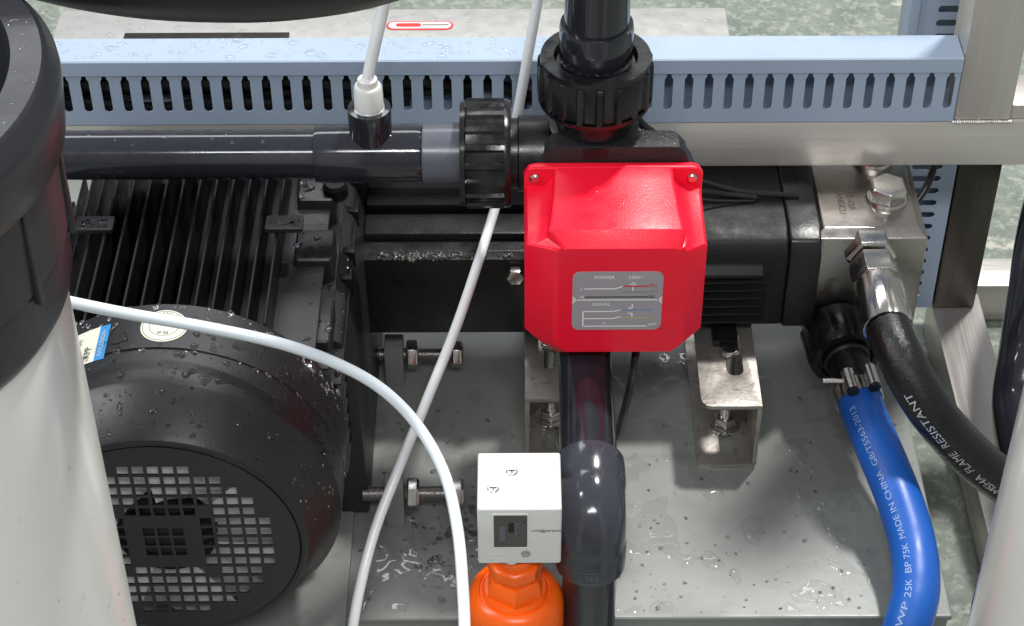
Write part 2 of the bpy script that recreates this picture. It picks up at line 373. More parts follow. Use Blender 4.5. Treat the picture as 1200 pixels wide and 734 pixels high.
# ------------------------------------------------------------------ horizontal cable duct
def slot(cx, z0, z1, z2, w1, w2):
    r = w1/2; out = []
    for k in range(7):
        a = R(180+180*k/6); out.append((cx+r*math.cos(a), z0+r+r*math.sin(a)))
    out += [(cx+r, z1-.003), (cx+w2/2+.0004, z1), (cx+w2/2, z2), (cx-w2/2, z2), (cx-w2/2-.0004, z1), (cx-r, z1-.003)]
    return out
t = thing('cable_duct', 'long light blue slotted plastic cable duct lying along the rail', 'cable duct', (0, -.013, .2474))
DX0, DX1 = -.60, .3855
holes = [slot(.3778-.0173*k, .2612, .2962, .3003, .0074, .0034) for k in range(55)]
plate(MB(), [(DX0, .2478), (DX1, .2478), (DX1, .3025), (DX0, .3025)], holes, .0016, frame((0, RY+.0008, 0), (1, 0, 0), (0, 0, 1))).build('slotted_wall', M_blue_duct, t)
plate(MB(), [(DX0, .2478), (DX1, .2478), (DX1, .3025), (DX0, .3025)], [slot(.3778-.0173*k, .2612, .2962, .3003, .0074, .0034) for k in range(0, 1)], .0016, frame((0, .0030, 0), (1, 0, 0), (0, 0, 1))).build('back_wall', M_blue_duct, t)
MB().box((DX0, RY+.002, .2478), (DX1, .002, .2492)).build('bottom', M_blue_duct, t)
mb = MB(); prof = [(RY-.0016, .3000), (RY-.0016, .3136), (RY-.0004, .3148), (.0036, .3148), (.0046, .3135), (.0046, .3000), (.0034, .3000), (.0034, .3130), (RY-.0003, .3130), (RY-.0003, .3000)]
mb.loops([[(DX0, y, z) for y, z in prof], [(DX1, y, z) for y, z in prof]]).build('lid', M_blue_duct, t, angle=25)
mb = MB(); drops_flat(mb, -.45, .06, RY+.001, .003, .3148, 300, .0008, .0026); drops_flat(mb, .06, .38, RY+.001, .003, .3148, 12, .0008, .002)
for _ in range(40):
    mb.drop((random.uniform(-.44, .04), RY+.002+.03*random.random(), .3148), (0, 0, 1), random.uniform(.0025, .0052), .38, 14)
mb.build('water_droplets', M_water, t, kind='stuff')
# cables in the duct
for i, (yy, zz, r, x1, lab) in enumerate([(-.012, .2555, .0058, -.09, 'lower black cable inside the blue duct, front one'), (-.004, .268, .0055, .02, 'black cable inside the blue duct, behind the front one'), (-.016, .281, .0060, -.03, 'upper black cable inside the blue duct')]):
    pts = [(-.59+k*(x1+.59)/14, yy+random.uniform(-.002, .002), zz+random.uniform(-.003, .003)) for k in range(15)]
    pts[-1] = (x1, -.004, .256)
    tag(MB().tube(spline(pts, 4), r, 10).build('cable', M_cable), lab, 'cable', 'cables inside the duct')

# vertical duct
t = thing('cable_duct', 'upright light blue slotted duct beside the dark post', 'cable duct', (.40, .12, -.085))
vx0, vx1 = .374, .4335
def hslot(cz): 
    return [(x_, z_) for (z_, x_) in [(z, x) for (x, z) in rrect(.0300, .0078, .0038, 4, .4050, cz)]]
plate(MB(), [(vx0, -.083), (vx1, -.083), (vx1, .62), (vx0, .62)], [hslot(-.066+.0150*k) for k in range(45)], .0016, frame((0, .1008, 0), (1, 0, 0), (0, 0, 1))).build('slotted_wall', M_blue_duct, t)
MB().box((vx0+.001, .121, -.083), (vx1-.002, .123, .62)).build('back_wall', M_blue_duct, t)
MB().box((vx0-.010, .098, -.083), (vx0-.0005, .1355, .62)).build('lid', M_blue_duct, t, bevel=.001)
MB().box((vx1-.0016, .102, -.083), (vx1, .1325, .62)).build('side_wall', M_blue_duct, t)

# ================================================================== MOTOR
AX, AZ, AR = -.26, .16, .1305; MF = -.44
t = thing('electric_motor', 'big black finned electric motor with round fan cover at the lower left', 'motor', (AX, -.2, 0))
# body
MB().lathe((AX, -.325, AZ), (0, 1, 0), [(0, .070), (.245, .070)], 48).build('housing', M_motor, t)
fins = [-.120+.0137*k for k in range(15)]
me_f = None
for i, dx in enumerate(fins):
    top = AZ+min(.108, math.sqrt(max(.0001, .128**2-dx**2))); bot = AZ+math.sqrt(max(0, .0695**2-dx**2))-.002 if abs(dx) < .0695 else AZ+.02
    MB().box((AX+dx-.0012, -.312, bot), (AX+dx+.0012, -.082, top)).build('fin', M_motor, t, bevel=.0006, seg=1)
for k in range(9):
    z = .232-.0165*k; out = .1265-.00002*k if z < .2 else .108+.018*(.232-z)/.033
    x0 = AX+math.sqrt(max(0, .0695**2-(z-AZ)**2))-.002
    MB().box((x0, -.309, z-.0013), (AX+out, -.075, z+.0013)).build('side_fin', M_cover, t, bevel=.0006, seg=1)
for sgn in (-1, 1):      # cover lugs with bolts
    cx = AX+sgn*.076
    lug = plate(MB(), rrect(.030, .0175, .002), [circ(.0022, 12, .006*sgn, 0)], .004, frame((cx+.002, -.197, .2705), (1, 0, 0), (0, 1, 0))).build('mounting_lug', M_cover, t, bevel=.0004)
# right side boss column with foot
for a_, b_ in (((AX+.083, -.205, .205), (AX+.115, -.165, .240)), ((AX+.092, -.29, .196), (AX+.118, -.235, .228)), ((AX+.08, -.13, .205), (AX+.112, -.085, .243))):
    MB().box(a_, b_).build('boss', M_cover, t, bevel=.004, seg=3)
mb = MB(); mb.loops([[(AX+.106, y, .216), (AX+.124, y, .205), (AX+.1315, y, .18), (AX+.1355, y, .10), (AX+.1365, y, .0085), (AX+.105, y, .0085), (AX+.105, y, .1)] for y in (-.268, -.02)])
mb.build('foot', M_cover, t, bevel=.002)
MB().lathe((AX+.112, -.118, .238), (0, 0, 1), [(0, .0105), (.010, .0105), (.013, .008)], 24).build('cable_gland', M_motor, t)
for yy in (-.19, -.155, -.10, -.06):
    MB().box((AX+.118, yy-.004, .19), (AX+.1285, yy+.004, .209)).build('rib', M_motor, t, bevel=.0015)
# fan cover
prof = [(0, .1275), (.002, .129), (.050, .1295), (.0505, .1282), (.0535, .1282), (.054, .1295), (.086, .1292), (.0885, .1283), (.1205, .1100), (.1238, .1070), (.1245, .1045), (.1240, .1020), (.1225, .1005)]
mb = MB(); mb.lathe((AX, MF+.127, AZ), (0, -1, 0), prof, 96, caps=False)
cover = mb.build('fan_cover', M_cover, t, angle=18)
cells = []; P_, Wc = .0109, .0085
for i in range(-8, 9):
    for j in range(-8, 9):
        if math.hypot(i, j) > 7.4: continue
        if max(abs(i), abs(j)) == 2: continue
        if max(abs(i), abs(j)) == 3 and (abs(i) == abs(j)): continue
        cells.append([(i*P_+sx_*Wc/2, j*P_+sy_*Wc/2) for sx_, sy_ in ((-1, -1), (1, -1), (1, 1), (-1, 1))])
plate(MB(), circ(.1005, 96), cells, .0014, frame((AX, MF+.0035, AZ), (1, 0, 0), (0, 0, 1))).build('grille', M_cover, cover)
fn = MB().lathe((AX, MF+.004, AZ), (0, 1, 0), [(0, .012), (.001, .030), (.004, .037), (.03, .038)], 32).build('fan_hub', M_motor, cover)
for k in range(7):
    a0 = 2*math.pi*k/7+.35; mb = MB(); rows = []
    for (r_, w_) in ((.036, .400), (.052, .415), (.072, .425), (.094, .430)):
        rows.append([(AX+r_*math.cos(a0+w_*q_), MF+.014-.006*q_+.012*(q_ < -.9), AZ+r_*math.sin(a0+w_*q_)) for q_ in (-1, -.4, .3, 1)])
    for e in range(3):
        for f_ in range(3): mb.poly([rows[e][f_], rows[e][f_+1], rows[e+1][f_+1], rows[e+1][f_]])
    bmesh.ops.remove_doubles(mb.bm, verts=mb.bm.verts, dist=1e-6)
    mb.build('fan_blade', M_fan, cover)
MB().lathe((AX, MF+.021, AZ), (0, 1, 0), [(0, .094), (.003, .095)], 48).build('fan_disc', M_fan, cover)
for a in (35, 145):
    c, s_ = math.cos(R(a)), math.sin(R(a)); p = Vector((AX+.1290*c, MF+.112, AZ+.1290*s_))
    MB().lathe(p, (c, 0, s_), [(0, .0045), (.0022, .0045), (.0034, .003)], 16).build('cover_screw', M_bolt, t)
def cylmap(y0, a0, rr, rot=0):
    c, s_ = math.cos(rot), math.sin(rot)
    def f(x, y, z):
        u = x*c-y*s_; v = x*s_+y*c; a = a0-u/rr; return Vector((AX+(rr+z)*math.cos(a), y0+v, AZ+(rr+z)*math.sin(a)))
    return f
def patch(poly, mf, m, name, parent, dz=0, cuts=14):
    tb = bmesh.new(); tb.faces.new([tb.verts.new((x, y, dz)) for x, y in poly])
    xs = [p[0] for p in poly]; 
    for k in range(1, cuts):
        x = min(xs)+(max(xs)-min(xs))*k/cuts
        bmesh.ops.bisect_plane(tb, geom=tb.verts[:]+tb.edges[:]+tb.faces[:], plane_co=(x, 0, 0), plane_no=(1, 0, 0))
    for v in tb.verts: v.co = mf(*v.co)
    q = MB(); q.bm.free(); q.bm = tb; return q.build(name, m, parent, angle=60)
mf = cylmap(-.340, R(89), .1298)
s1 = patch(circ(.0175, 40), mf, M_sticker, 'round_sticker', cover)
q = MB()
for r0, r1 in ((.0158, .0162), (.0108, .0111)):
    for k in range(48):
        a, b = 2*math.pi*k/48, 2*math.pi*(k+1)/48
        q.poly([mf(r_*math.cos(x_), r_*math.sin(x_), .0002) for r_, x_ in ((r0, a), (r1, a), (r1, b), (r0, b))])
def arc_text(s, r, a0, da, size, q):
    for i, ch in enumerate(s):
        a = a0-da*i
        text_bm(ch, size, lambda x, y, z: mf((r+y)*math.cos(a-x/r), (r+y)*math.sin(a-x/r), .0003), q)
arc_text('SUPER EFFICIENT', .0133, R(160), R(10), .0034, q); text_bm('IP 55', .0042, lambda x, y, z: mf(x, y-.008, .0003), q, 'CENTER')
q.build('lettering', M_inkblack, cover)
mf2 = cylmap(-.350, R(113), .1298, R(0))
s2 = patch([(-.020, -.019), (.004, -.019), (.004, .019), (-.020, .019)], mf2, M_sticker, 'sticker', cover)
patch([(.004, -.019), (.0125, -.019), (.0125, .019), (.004, .019)], mf2, M_sticker_blue, 'sticker_band', cover)
q = MB(); text_bm('EXPLOSION', .0052, lambda x, y, z: mf2(.0082-y, x-.015, .0003), q); q.build('lettering', M_ink, cover)
q = MB(); text_bm('KPP', .008, lambda x, y, z: mf2(-.003-y, x-.014, .0003), q); text_bm('(H)', .005, lambda x, y, z: mf2(-.012-y, x+.004, .0003), q); q.build('lettering', M_inkblack, cover)
# droplets on motor
mb = MB()
for _ in range(330):
    a = R(random.choice((random.gauss(52, 22), random.uniform(15, 125), random.uniform(15, 125)))); yy = random.uniform(MF+.045, -.315)
    if abs(yy+.340) < .02 and abs(a-R(89)) < .16: continue
    mb.drop((AX+.1292*math.cos(a), yy, AZ+.1292*math.sin(a)), (math.cos(a), 0, math.sin(a)), .0009+.0026*random.random()**2.5, .5)
for _ in range(90):
    a = R(random.uniform(5, 125)); q_ = random.random(); rr = .1283-(.1283-.1100)*q_; yy = MF+.127-.0885-.032*q_
    mb.drop((AX+rr*math.cos(a), yy, AZ+rr*math.sin(a)), (.87*math.cos(a), -.5, .87*math.sin(a)), .0008+.0018*random.random()**2.5, .5)
for k in range(9):
    z = .232-.0165*k; out = .1265 if z < .2 else .108+.018*(.232-z)/.033
    drops_flat(mb, AX+out-.014, AX+out-.001, -.305, -.08, z+.0013, 34, .0008, .0030)
drops_flat(mb, AX+.084, AX+.114, -.203, -.167, .24, 14, .001, .004); drops_flat(mb, AX+.094, AX+.117, -.288, -.237, .228, 14, .001, .004)
drops_flat(mb, AX+.083, AX+.11, -.128, -.087, .243, 18, .001, .004)
for sgn in (-1, 1): drops_flat(mb, AX+sgn*.076-.010, AX+sgn*.076+.014, -.203, -.191, .2726, 14, .001, .0032)
for _ in range(60):
    yy = random.uniform(-.26, -.01); q_ = random.random(); mb.drop((AX+.106+.018*q_, yy, .216-.011*q_), (.5, 0, .85), .0009+.002*random.random()**2, .5)
mb.build('water_droplets', M_drop, t, kind='stuff')

# ------------------------------------------------------------------ motor adjusting bolts
def adj_bolt(py, label, xl):
    c = Z(485, py, .03); y = c.y; z = .03
    t = thing('adjusting_bolt', label, 'bolt', (c.x, y, 0), 'adjusting bolts beside the motor')
    X = lambda px: Z(px, py, .03).x
    MB().box((X(451), y-.011, 0), (X(473), y+.011, .046)).build('lug', M_plate, t, bevel=.0015)
    mb = MB(); n = 46; x0, x1 = X(xl), X(531); prof = []
    for k in range(n*2+1): prof.append(((x1-x0)*k/(n*2), .0068 if k % 2 else .0059))
    mb.lathe((x0, y, z), (1, 0, 0), prof, 16).build('threaded_rod', M_rust, t, angle=20)
    MB().hexn((X(476), y, z), (X(491), y, z), .0140).build('nut', M_bolt, t, bevel=.0004)
    MB().hexn((X(529), y, z), (X(543), y, z), .0128).build('bolt_head', M_bolt, t, bevel=.0004)
adj_bolt(415, 'stainless adjusting bolt in a grey lug, the one beside the black plate', 430)
adj_bolt(578, 'stainless adjusting bolt in a grey lug, the one nearer the camera', 424)
for i, (px, py, lab) in enumerate([(419, 404, 'bright hex nut on the motor foot beside the farther adjusting bolt')]):
    p = Z(px, py, .05)
    t = thing('foot_nut', lab, 'nut', (p.x, p.y, .035))
    MB().cyl((p.x, p.y, .030), (p.x, p.y, .040), .0135).build('washer', M_bolt, t)
    MB().hexn((p.x, p.y, .0402), (p.x, p.y, .054), .0115).build('nut', M_bolt, t, bevel=.0004)
    MB().cyl((p.x, p.y, .0542), (p.x, p.y, .060), .006).build('stud', M_bolt, t)

# ================================================================== PUMP
t = thing('pump', 'long black pump with louvred cover lying behind the red box', 'pump', (.1, -.06, .085))
# left steel housing
mb = MB(); mb.loops([[(x, -.12, .083), (x, -.12, .168), (x, -.114, .173), (x, .02, .173), (x, .02, .083)] for x in (Z(426, 340, .1).x, .055)])
mb.build('mount_plate', M_blacksteel, t, bevel=.0012)
for (ya, yb, zz) in ((-.100, -.072, .181), (-.066, -.052, .186), (-.046, -.031, .178)):
    MB().box((-.128, ya, .1735), (.05, yb, zz)).build('rib', M_blacksteel, t, bevel=.0015)
mb = MB()
for _ in range(260):
    x = random.choice((random.uniform(-.12, .0), random.gauss(-.07, .022))); 
    if x < -.126 or x > .02: continue
    mb.drop((x, -.1165+random.gauss(0, .0022), .1705+random.gauss(0, .0008)), (0, -.5, .8), .0008+.0018*random.random()**2, .8, 7)
mb.build('weld_spatter', M_weld, t, kind='stuff')
p = Y(604, 322, -.124); MB().hexn((p.x, -.1205, p.z), (p.x, -.130, p.z), .0085).build('bolt_head', M_bolt, t, bevel=.0004)
# motor cover right
X0, X1 = .06, Y(958, 300, -.12).x+.004
def section(x, g=0.0):
    pts = [(-.120-g, .092-g), (-.120-g, .168), (-.112-g, .181+g), (-.098, .1865+g), (.012, .1865+g), (.02, .18), (.02, .092-g), (-.01, .085-g), (-.112, .085-g)]
    return [(x, y, z) for y, z in pts]
MB().loops([section(X0), section(X1-.028)]).build('motor_cover', M_pump, t, bevel=.003, seg=3)
MB().loops([section(X1-.0278, .0015), section(X1, .0015)]).build('end_flange', M_black, t, bevel=.0025, seg=3)
for k in range(6):
    z = .1000+.0092*k
    mb = MB(); mb.loops([[(.13, -.1202, z-.0018), (.13, -.1275, z-.0010), (.13, -.1275, z+.0006), (.13, -.1202, z+.0020)], [(X1-.045, -.1202, z-.0018), (X1-.045, -.1262, z-.0010), (X1-.045, -.1262, z+.0006), (X1-.045, -.1202, z+.0020)]])
    mb.build('louvre', M_pump, t)
MB().box((.125, -.1212, .094), (X1-.04, -.1202, .152)).build('louvre_shade_sheet', M_dark, t)  # near-black sheet on the cover front stands for shade between the louvres
MB().loops([[(.13, -.1202, .150), (.13, -.1285, .1525), (.13, -.1285, .156), (.13, -.1202, .163)], [(X1-.05, -.1202, .150), (X1-.05, -.1285, .1525), (X1-.05, -.1285, .156), (X1-.05, -.1202, .163)]]).build('rib', M_pump, t, bevel=.001)
for cx in (.19, .037):
    MB().box((cx-.011, -.134, .0772), (cx+.011, -.05, .0848)).build('foot', M_black, t, bevel=.001)
mb = MB()
for _ in range(14): mb.drop((random.uniform(.15, .26), random.uniform(-.09, -.035), .1866), (0, 0, 1), .0006+.001*random.random(), .4)
mb.build('water_droplets', M_water, t, kind='stuff')
# wires on the pump
for i, (a, b, c, r, lab) in enumerate([((818, 213), (870, 226), (937, 231), .0026, 'top black wire from the red box across the pump'), ((818, 226), (850, 229), (887, 233), .0026, 'middle black wire from the red box across the pump'), ((818, 235), (845, 237), (885, 237), .0013, 'thin lower black wire from the red box across the pump')]):
    pts = [Z(a[0]-20, a[1], .20), Z(*a, .198), Z(*b, .192), Z(*c, .1868+r)]
    tag(MB().tube(spline(pts, 8), r, 10).build('wire', M_cable), lab, 'wire', 'wires on the pump')

# ------------------------------------------------------------------ manifold block
bx0, bx1, by0, by1 = Z(958, 275, .183).x, Z(1089, 275, .183).x, -.105, .0; bz0, bz1 = .055, .183
t = thing('manifold_block', 'square stainless block with two big hex bolts on top, right of the pump', 'manifold', (.3, -.05, bz0))
mb = MB(); c_ = .009
mb.loops([[(bx0, by0, bz0), (bx1, by0, bz0), (bx1, by1, bz0), (bx0, by1, bz0)], [(bx0, by0, bz1-.006), (bx1, by0, bz1-.006), (bx1, by1, bz1-.006), (bx0, by1, bz1-.006)], [(bx0+c_*.8, by0+c_, bz1), (bx1-c_*.8, by0+c_, bz1), (bx1-c_*.8, by1, bz1), (bx0+c_*.8, by1, bz1)]])
mb.build('block', M_block, t, bevel=.0012)
def hexbolt(x, y, z, rw, rh, h):
    MB().lathe((x, y, z), (0, 0, 1), [(0, rw), (.0022, rw), (.0042, rw*.93)], 32).build('washer', M_bolt, t)
    b_ = MB().lathe((x, y, z+.0043), (0, 0, 1), [(0, rh), (h-.002, rh), (h, rh*.86)], 6).build('bolt_head', M_bolt, t, bevel=.0006)
pb = Z(1039, 236, bz1); hexbolt(pb.x, pb.y, bz1+.0001, .0185, .0172, .014)
hexbolt(pb.x-.004, pb.y+.058, bz1+.0001, .0185, .0165, .008)
q = MB(); Ft = frame((Z(983, 226, bz1).x, Z(983, 226, bz1).y, bz1+.0002), (0, -1, 0), (1, 0, 0))
text_bm('JANGCU', .0085, flat(Ft), q); text_bm('225-CLR', .0075, lambda x, y, z: Ft @ Vector((x, y+.009, z)), q)
q.build('stamped_lettering', M_inkbrown, t)

# hydraulic hose with fitting
path0 = [Y(1020, 300, -.104), Z(1026, 325, .161), Z(1033, 355, .159), Z(1040, 385, .157)]
hp = [(1040, 385, .157), (1051, 412, .152), (1068, 447, .138), (1094, 488, .113), (1128, 527, .078), (1166, 560, .045), (1215, 588, .01), (1270, 610, -.03)]
pts = spline([Z(*p) for p in hp], 12)
t = thing('hydraulic_hose', 'thick braided black hose with stainless end fitting on the manifold block', 'hose', tuple(path0[0]))
HR = .0194
MB().tube(pts, HR, 28).build('hose', M_hose, t, angle=80)
d = (path0[3]-path0[1]).normalized(); s0 = path0[3]-d*.052
MB().lathe(s0, d, [(0, .0175), (.002, .0205), (.004, .0214), (.050, .0216), (.054, .0208), (.0542, .0195)], 64, rf=lambda k: 1.0 if k % 8 < 6 else .975).build('ferrule', M_ferrule, t)
MB().lathe(s0-d*.0255, d, [(0, .0185), (.0022, .0215), (.020, .0220), (.0245, .0200), (.0253, .017)], 6).build('hex_nut', M_bolt, t, bevel=.0006)
e0 = Vector((path0[0].x, -.105, s0.z+.010))
MB().lathe(s0-d*.047, d, [(0, .0225), (.006, .0225), (.015, .0225), (.0172, .0195), (.0180, .0150)], 6).build('port_nut', M_bolt, t, bevel=.0006)
MB().cyl(s0-d*.035, s0-d*.029, .0125).build('nipple', M_bolt, t)
def tube_frame(pts, ref):
    L = [0]
    for i in range(1, len(pts)): L.append(L[-1]+(pts[i]-pts[i-1]).length)
    def f(s):
        s = max(0, min(L[-1]-1e-6, s)); i = max(k for k in range(len(L)) if L[k] <= s); i = min(i, len(pts)-2)
        k = (s-L[i])/(L[i+1]-L[i]); p = pts[i].lerp(pts[i+1], k)
        ta = (pts[i+1]-pts[max(i-1, 0)]).normalized(); tb = (pts[min(i+2, len(pts)-1)]-pts[i]).normalized(); tt = ta.lerp(tb, k).normalized()
        nn = (ref-tt*ref.dot(tt)).normalized(); return p, tt, nn, tt.cross(nn)
    return f, L[-1]
def hose_text(body, size, pts, r, s0, ang, rev, m, parent, sp=1.0, lift=.0003):
    fr, Lt = tube_frame(pts, -FW)
    def mf_(x, y, z):
        s = s0-x*sp if rev else s0+x*sp
        p, tt, nn, bb = fr(s); a = ang+(y/r if rev else -y/r)
        return p+(nn*math.cos(a)+bb*math.sin(a))*(r+lift)
    return text_bm(body, size, mf_).build('lettering', m, parent)
hose_text('MSHA  FLAME  RESISTANT', .0096, pts, HR, .178, R(36), True, M_ink, t, 1.08)

# blue hose + black union
t = thing('blue_hose', 'bright blue rubber hose with white print curving over the plate edge', 'hose', tuple(Z(1008, 472, .068)))
bp_ = [(1004, 462, .072), (1012, 487, .068), (1032, 535, .060), (1053, 588, .050), (1068, 640, .040), (1072, 690, .032), (1062, 735, .018), (1040, 790, -.02), (1010, 860, -.08)]
pts = spline([Z(*p) for p in bp_], 12); BR = .0195
MB().tube(pts, BR, 32).build('hose', M_bluehose, t, angle=80)
hose_text('M  WP 25K  BP 75K  MADE IN CHINA  GB/T5563-2013', .0078, pts, BR, .242, R(32), True, M_ink_b, t, 1.2)
t2 = thing('hose_union', 'black plastic union nut under the manifold block holding the blue hose', 'union', tuple(Y(972, 375, -.105)))
a = Y(976, 380, -.103); b = Z(1006, 460, .073); d = (b-a).normalized(); L_ = (b-a).length
rf = lambda k: 1.0 if (k % 6) < 4 else .972
MB().lathe(a+d*.004, d, [(0, .029), (.004, .0325), (.036, .0332), (.042, .031), (.0422, .025), (.037, .024)], 72, rf=rf).build('nut', M_nut, t2, angle=40)
MB().lathe(a+d*.03, d, [(0, .021), (.018, .021), (.020, .019), (L_-.03, .0185)], 36).build('tail', M_black, t2)
MB().lathe(a-d*.02, d, [(0, .022), (.026, .022)], 24).build('socket', M_black, t2)
t3 = thing('hose_clamp', 'two-bolt stainless clamp tightened round the top of the blue hose', 'clamp', tuple(b))
tw = (Z(1012, 487, .068)-Z(1004, 462, .072)).normalized(); c0 = Z(1004, 462, .072)
MB().lathe(c0-tw*.004, tw, [(0, .0200), (0, .0212), (.014, .0212), (.014, .0200)], 36, caps=False).build('band', M_bolt, t3)
u_ = (-FW - tw*(-FW).dot(tw)).normalized(); s_ = tw.cross(u_).normalized()
for k in (-1, 1):
    pc = c0+u_*.0235+s_*(-.002+.0095*k)-tw*.008
    MB().cyl(pc, pc+tw*.020, .0055, n=20).build('bolt_barrel', M_bolt, t3)
    MB().cyl(pc+tw*.0201, pc+tw*.023, .0052, n=20).build('rubber_cap', M_cable, t3)
pc = c0+u_*.020-s_*.008
MB().cyl(c0+u_*.018+(Vector((-1, 0, 0)))*.030, c0+u_*.018, .0022, n=10).build('screw', M_bolt, t3)

# ------------------------------------------------------------------ brackets
def bracket():
    t = thing('mount_bracket', 'worn stainless channel bracket holding the pump, right of the grey drop pipe', 'bracket', (.19, -.209, 0), 'channel brackets under the pump')
    x0, x1, y0, y1, h, th = .164, .216, -.209, -.01, .0765, .004; cx = (x0+x1)/2
    def sl(cy, L, w_): return rrect(w_, L, w_/2-.0002, 6, .002-0, cy-(y0+y1)/2)
    plate(MB(), rrect(x1-x0-.001, y1-y0, .003, 4), [sl(y0+.028, .036, .0125)], th, frame((cx-.0005, (y0+y1)/2, .002), (1, 0, 0), (0, 1, 0))).build('bottom_flange', M_bracket, t, bevel=.0005)
    MB().box((x1-.004, y0, .0042), (x1, y1, h-.0042)).build('web', M_bracket, t, bevel=.0006)
    o = [(-.0265, .0995), (-.0265, -.090), (-.0255, -.094), (-.0225, -.0980), (-.018, -.0995), (.0258, -.0995), (.0258, .0995)]
    ho = rrect(.015, .062, .0072, 6, .006, -.030)
    plate(MB(), o, [ho], th, frame((cx, (y0+y1)/2, h-.002), (1, 0, 0), (0, 1, 0))).build('top_flange', M_bracket, t, bevel=.0005)
    bx, by = cx+.002, y0+.050
    MB().cyl((bx, by, .0045), (bx, by, .007), .0145).build('washer', M_bolt, t)
    MB().hexn((bx, by, .0072), (bx, by, .016), .0105).build('nut', M_bolt, t, bevel=.0004)
    MB().cyl((bx, by, .0162), (bx, by, .028), .0058, n=16).build('stud', M_bolt, t)
    MB().cyl((bx+.001, -.143, .052), (bx+.001, -.143, .0770), .0056, n=16).build('foot_bolt', M_rust, t)
    MB().hexn((bx+.001, -.143, .0772), (bx+.001, -.143, .0840), .0088).build('nut', M_bolt, t, bevel=.0004)
    return t
br = bracket()
b2 = copy_tree(br); b2.scale = (-1, 1, 1); b2.location = (.037, -.199, 0)
b2['label'] = 'worn stainless channel bracket half hidden behind the grey drop pipe under the red box'

# ================================================================== FLOW CONTROLLER + PIPES
CX, CY, CZ = .066, -.15, .305
t = thing('flow_controller', 'black flow controller body behind the bright red cover', 'flow controller', (CX, CY, .16))
# black body, stepped outline
def body_loop(y, g=0):
    pts = [(.018+g, .165+g), (.143-g, .165+g), (.148-g, .200), (.148-g, .306), (.1430-g, .3185-g*.5), (.1395-g, .3235-g*.5), (.1375-g, .3300-g), (.1320-g, .3365-g), (.032+g, .3365-g), (.0265+g, .3300-g), (.0255+g, .3235-g*.5), (.0190+g, .3175-g*.5), (.0135+g, .311), (.013+g, .200)]
    return [(x, y, z) for x, z in pts]
mb = MB(); mb.loops([body_loop(-.1845), body_loop(-.168), body_loop(-.160, .002), body_loop(-.155, .008)]); mb.build('body', M_casting, t, bevel=.0018, seg=2)
MB().lathe((CX, -.150, .325), (0, 0, 1), [(0, .036), (.010, .036), (.012, .030), (.02, .030)], 40).build('outlet_neck', M_black, t)
MB().lathe((.018, CY, CZ), (-1, 0, 0), [(-.012, .031), (.012, .031), (.013, .0285), (.022, .0285)], 36).build('inlet_neck', M_black, t)
MB().lathe((CX, -.150, .18), (0, 0, 1), [(0, .033), (.144, .033)], 40).build('flow_chamber', M_black, t)
MB().lathe((.075, -.16, .235), (0, 1, 0), [(0, .05), (.035, .05), (.037, .04)], 36).build('rear_boss', M_black, t)
mb = MB(); drops_flat(mb, .070, .131, -.183, -.161, .3366, 190, .0006, .0018); drops_flat(mb, .036, .06, -.182, -.161, .3366, 12, .0008, .002); mb.build('water_droplets', M_water, t, kind='stuff')
# red cover
rc = thing('controller_cover', 'glossy red plastic cover with grey wiring diagram label', 'cover', (.08, -.22, .165))
def red_loop(y, x0, x1, z0, z1, cb, nt_, nd):
    # cb bottom chamfer, nt_ notch width, nd notch depth
    L = []
    L += [(x0+cb, z0), (x0+cb*.5+.000, z0+cb*.42), (x0, z0+cb)]
    L += [(x0, z1-nd-.004), (x0+.002, z1-nd-.0008), (x0+nt_*.45, z1-nd), (x0+nt_*.8, z1-nd+.003), (x0+nt_, z1-nd*.55), (x0+nt_+.001, z1-.0015), (x0+nt_+.004, z1)]
    R_ = [(x0+x1-x, z) for x, z in L[::-1]]
    return [(x, y, z) for x, z in L+R_]
mb = MB()
fl = rrect(.1415, .148, .010, 5, .0805, .2505)
fl = [(.0105+.022, .1650), (.0105, .187), (.0098, .315), (.0135, .3212), (.019, .3225), (.142, .3225), (.1475, .3212), (.1512, .315), (.1505, .187), (.1285, .1650)]
mb.loops([[(x, -.1850, z) for x, z in fl], [(x, -.1925, z) for x, z in fl]]).build('flange', M_red, rc, bevel=.002, seg=3)
mb = MB()
mb.loops([red_loop(-.192, .0105, .1505, .1700, .3222, .022, .0225, .017), red_loop(-.205, .0105, .1505, .1705, .3195, .022, .0220, .017),
          red_loop(-.236, .0105, .1510, .176, .3132, .024, .0195, .0165), red_loop(-.2535, .0100, .1512, .182, .3095, .026, .0175, .0135),
          red_loop(-.2640, .0330, .1365, .1915, .2985, .010, .0060, .0015), ])
mb.build('shell', M_red, rc, bevel=.0026, seg=3, angle=30)
for x in (.0185, .1425):
    q = MB().lathe((x, -.1926, .3125), (0, -1, 0), [(0, .0042), (.0015, .0042), (.0028, .0030)], 18).build('screw', M_bolt, rc)
# label on the front
fx, fz = .0825, .2460; Fy = -.2643
Fl = frame((fx, Fy, fz), (1, 0, 0), (0, 0, 1))
lb = plate(MB(), rrect(.0705, .0600, .006), [], .0006, Fl).build('label', M_label, rc)
def onl(dy=.0005): return Matrix.Translation((0, -dy, 0)) @ Fl
def line(q, a, b, w_):
    a = Vector(a); b = Vector(b); d = (b-a).normalized(); n_ = Vector((-d.y, d.x))*w_/2; M = onl()
    q.poly([M @ Vector((*p, 0)) for p in (a-n_, b-n_, b+n_, a+n_)])
def ltxt(q, s, x, y, size): text_bm(s, size, lambda X_, Y_, Z_: onl() @ Vector((X_+x, Y_+y, 0)), q)
q = MB(); wl = .0010
ltxt(q, 'POWER', -.0185, .0245, .0046); ltxt(q, '220V~', .008, .0245, .0046); ltxt(q, 'L', -.029, .013, .0042); ltxt(q, 'N', -.029, .0045, .0042)
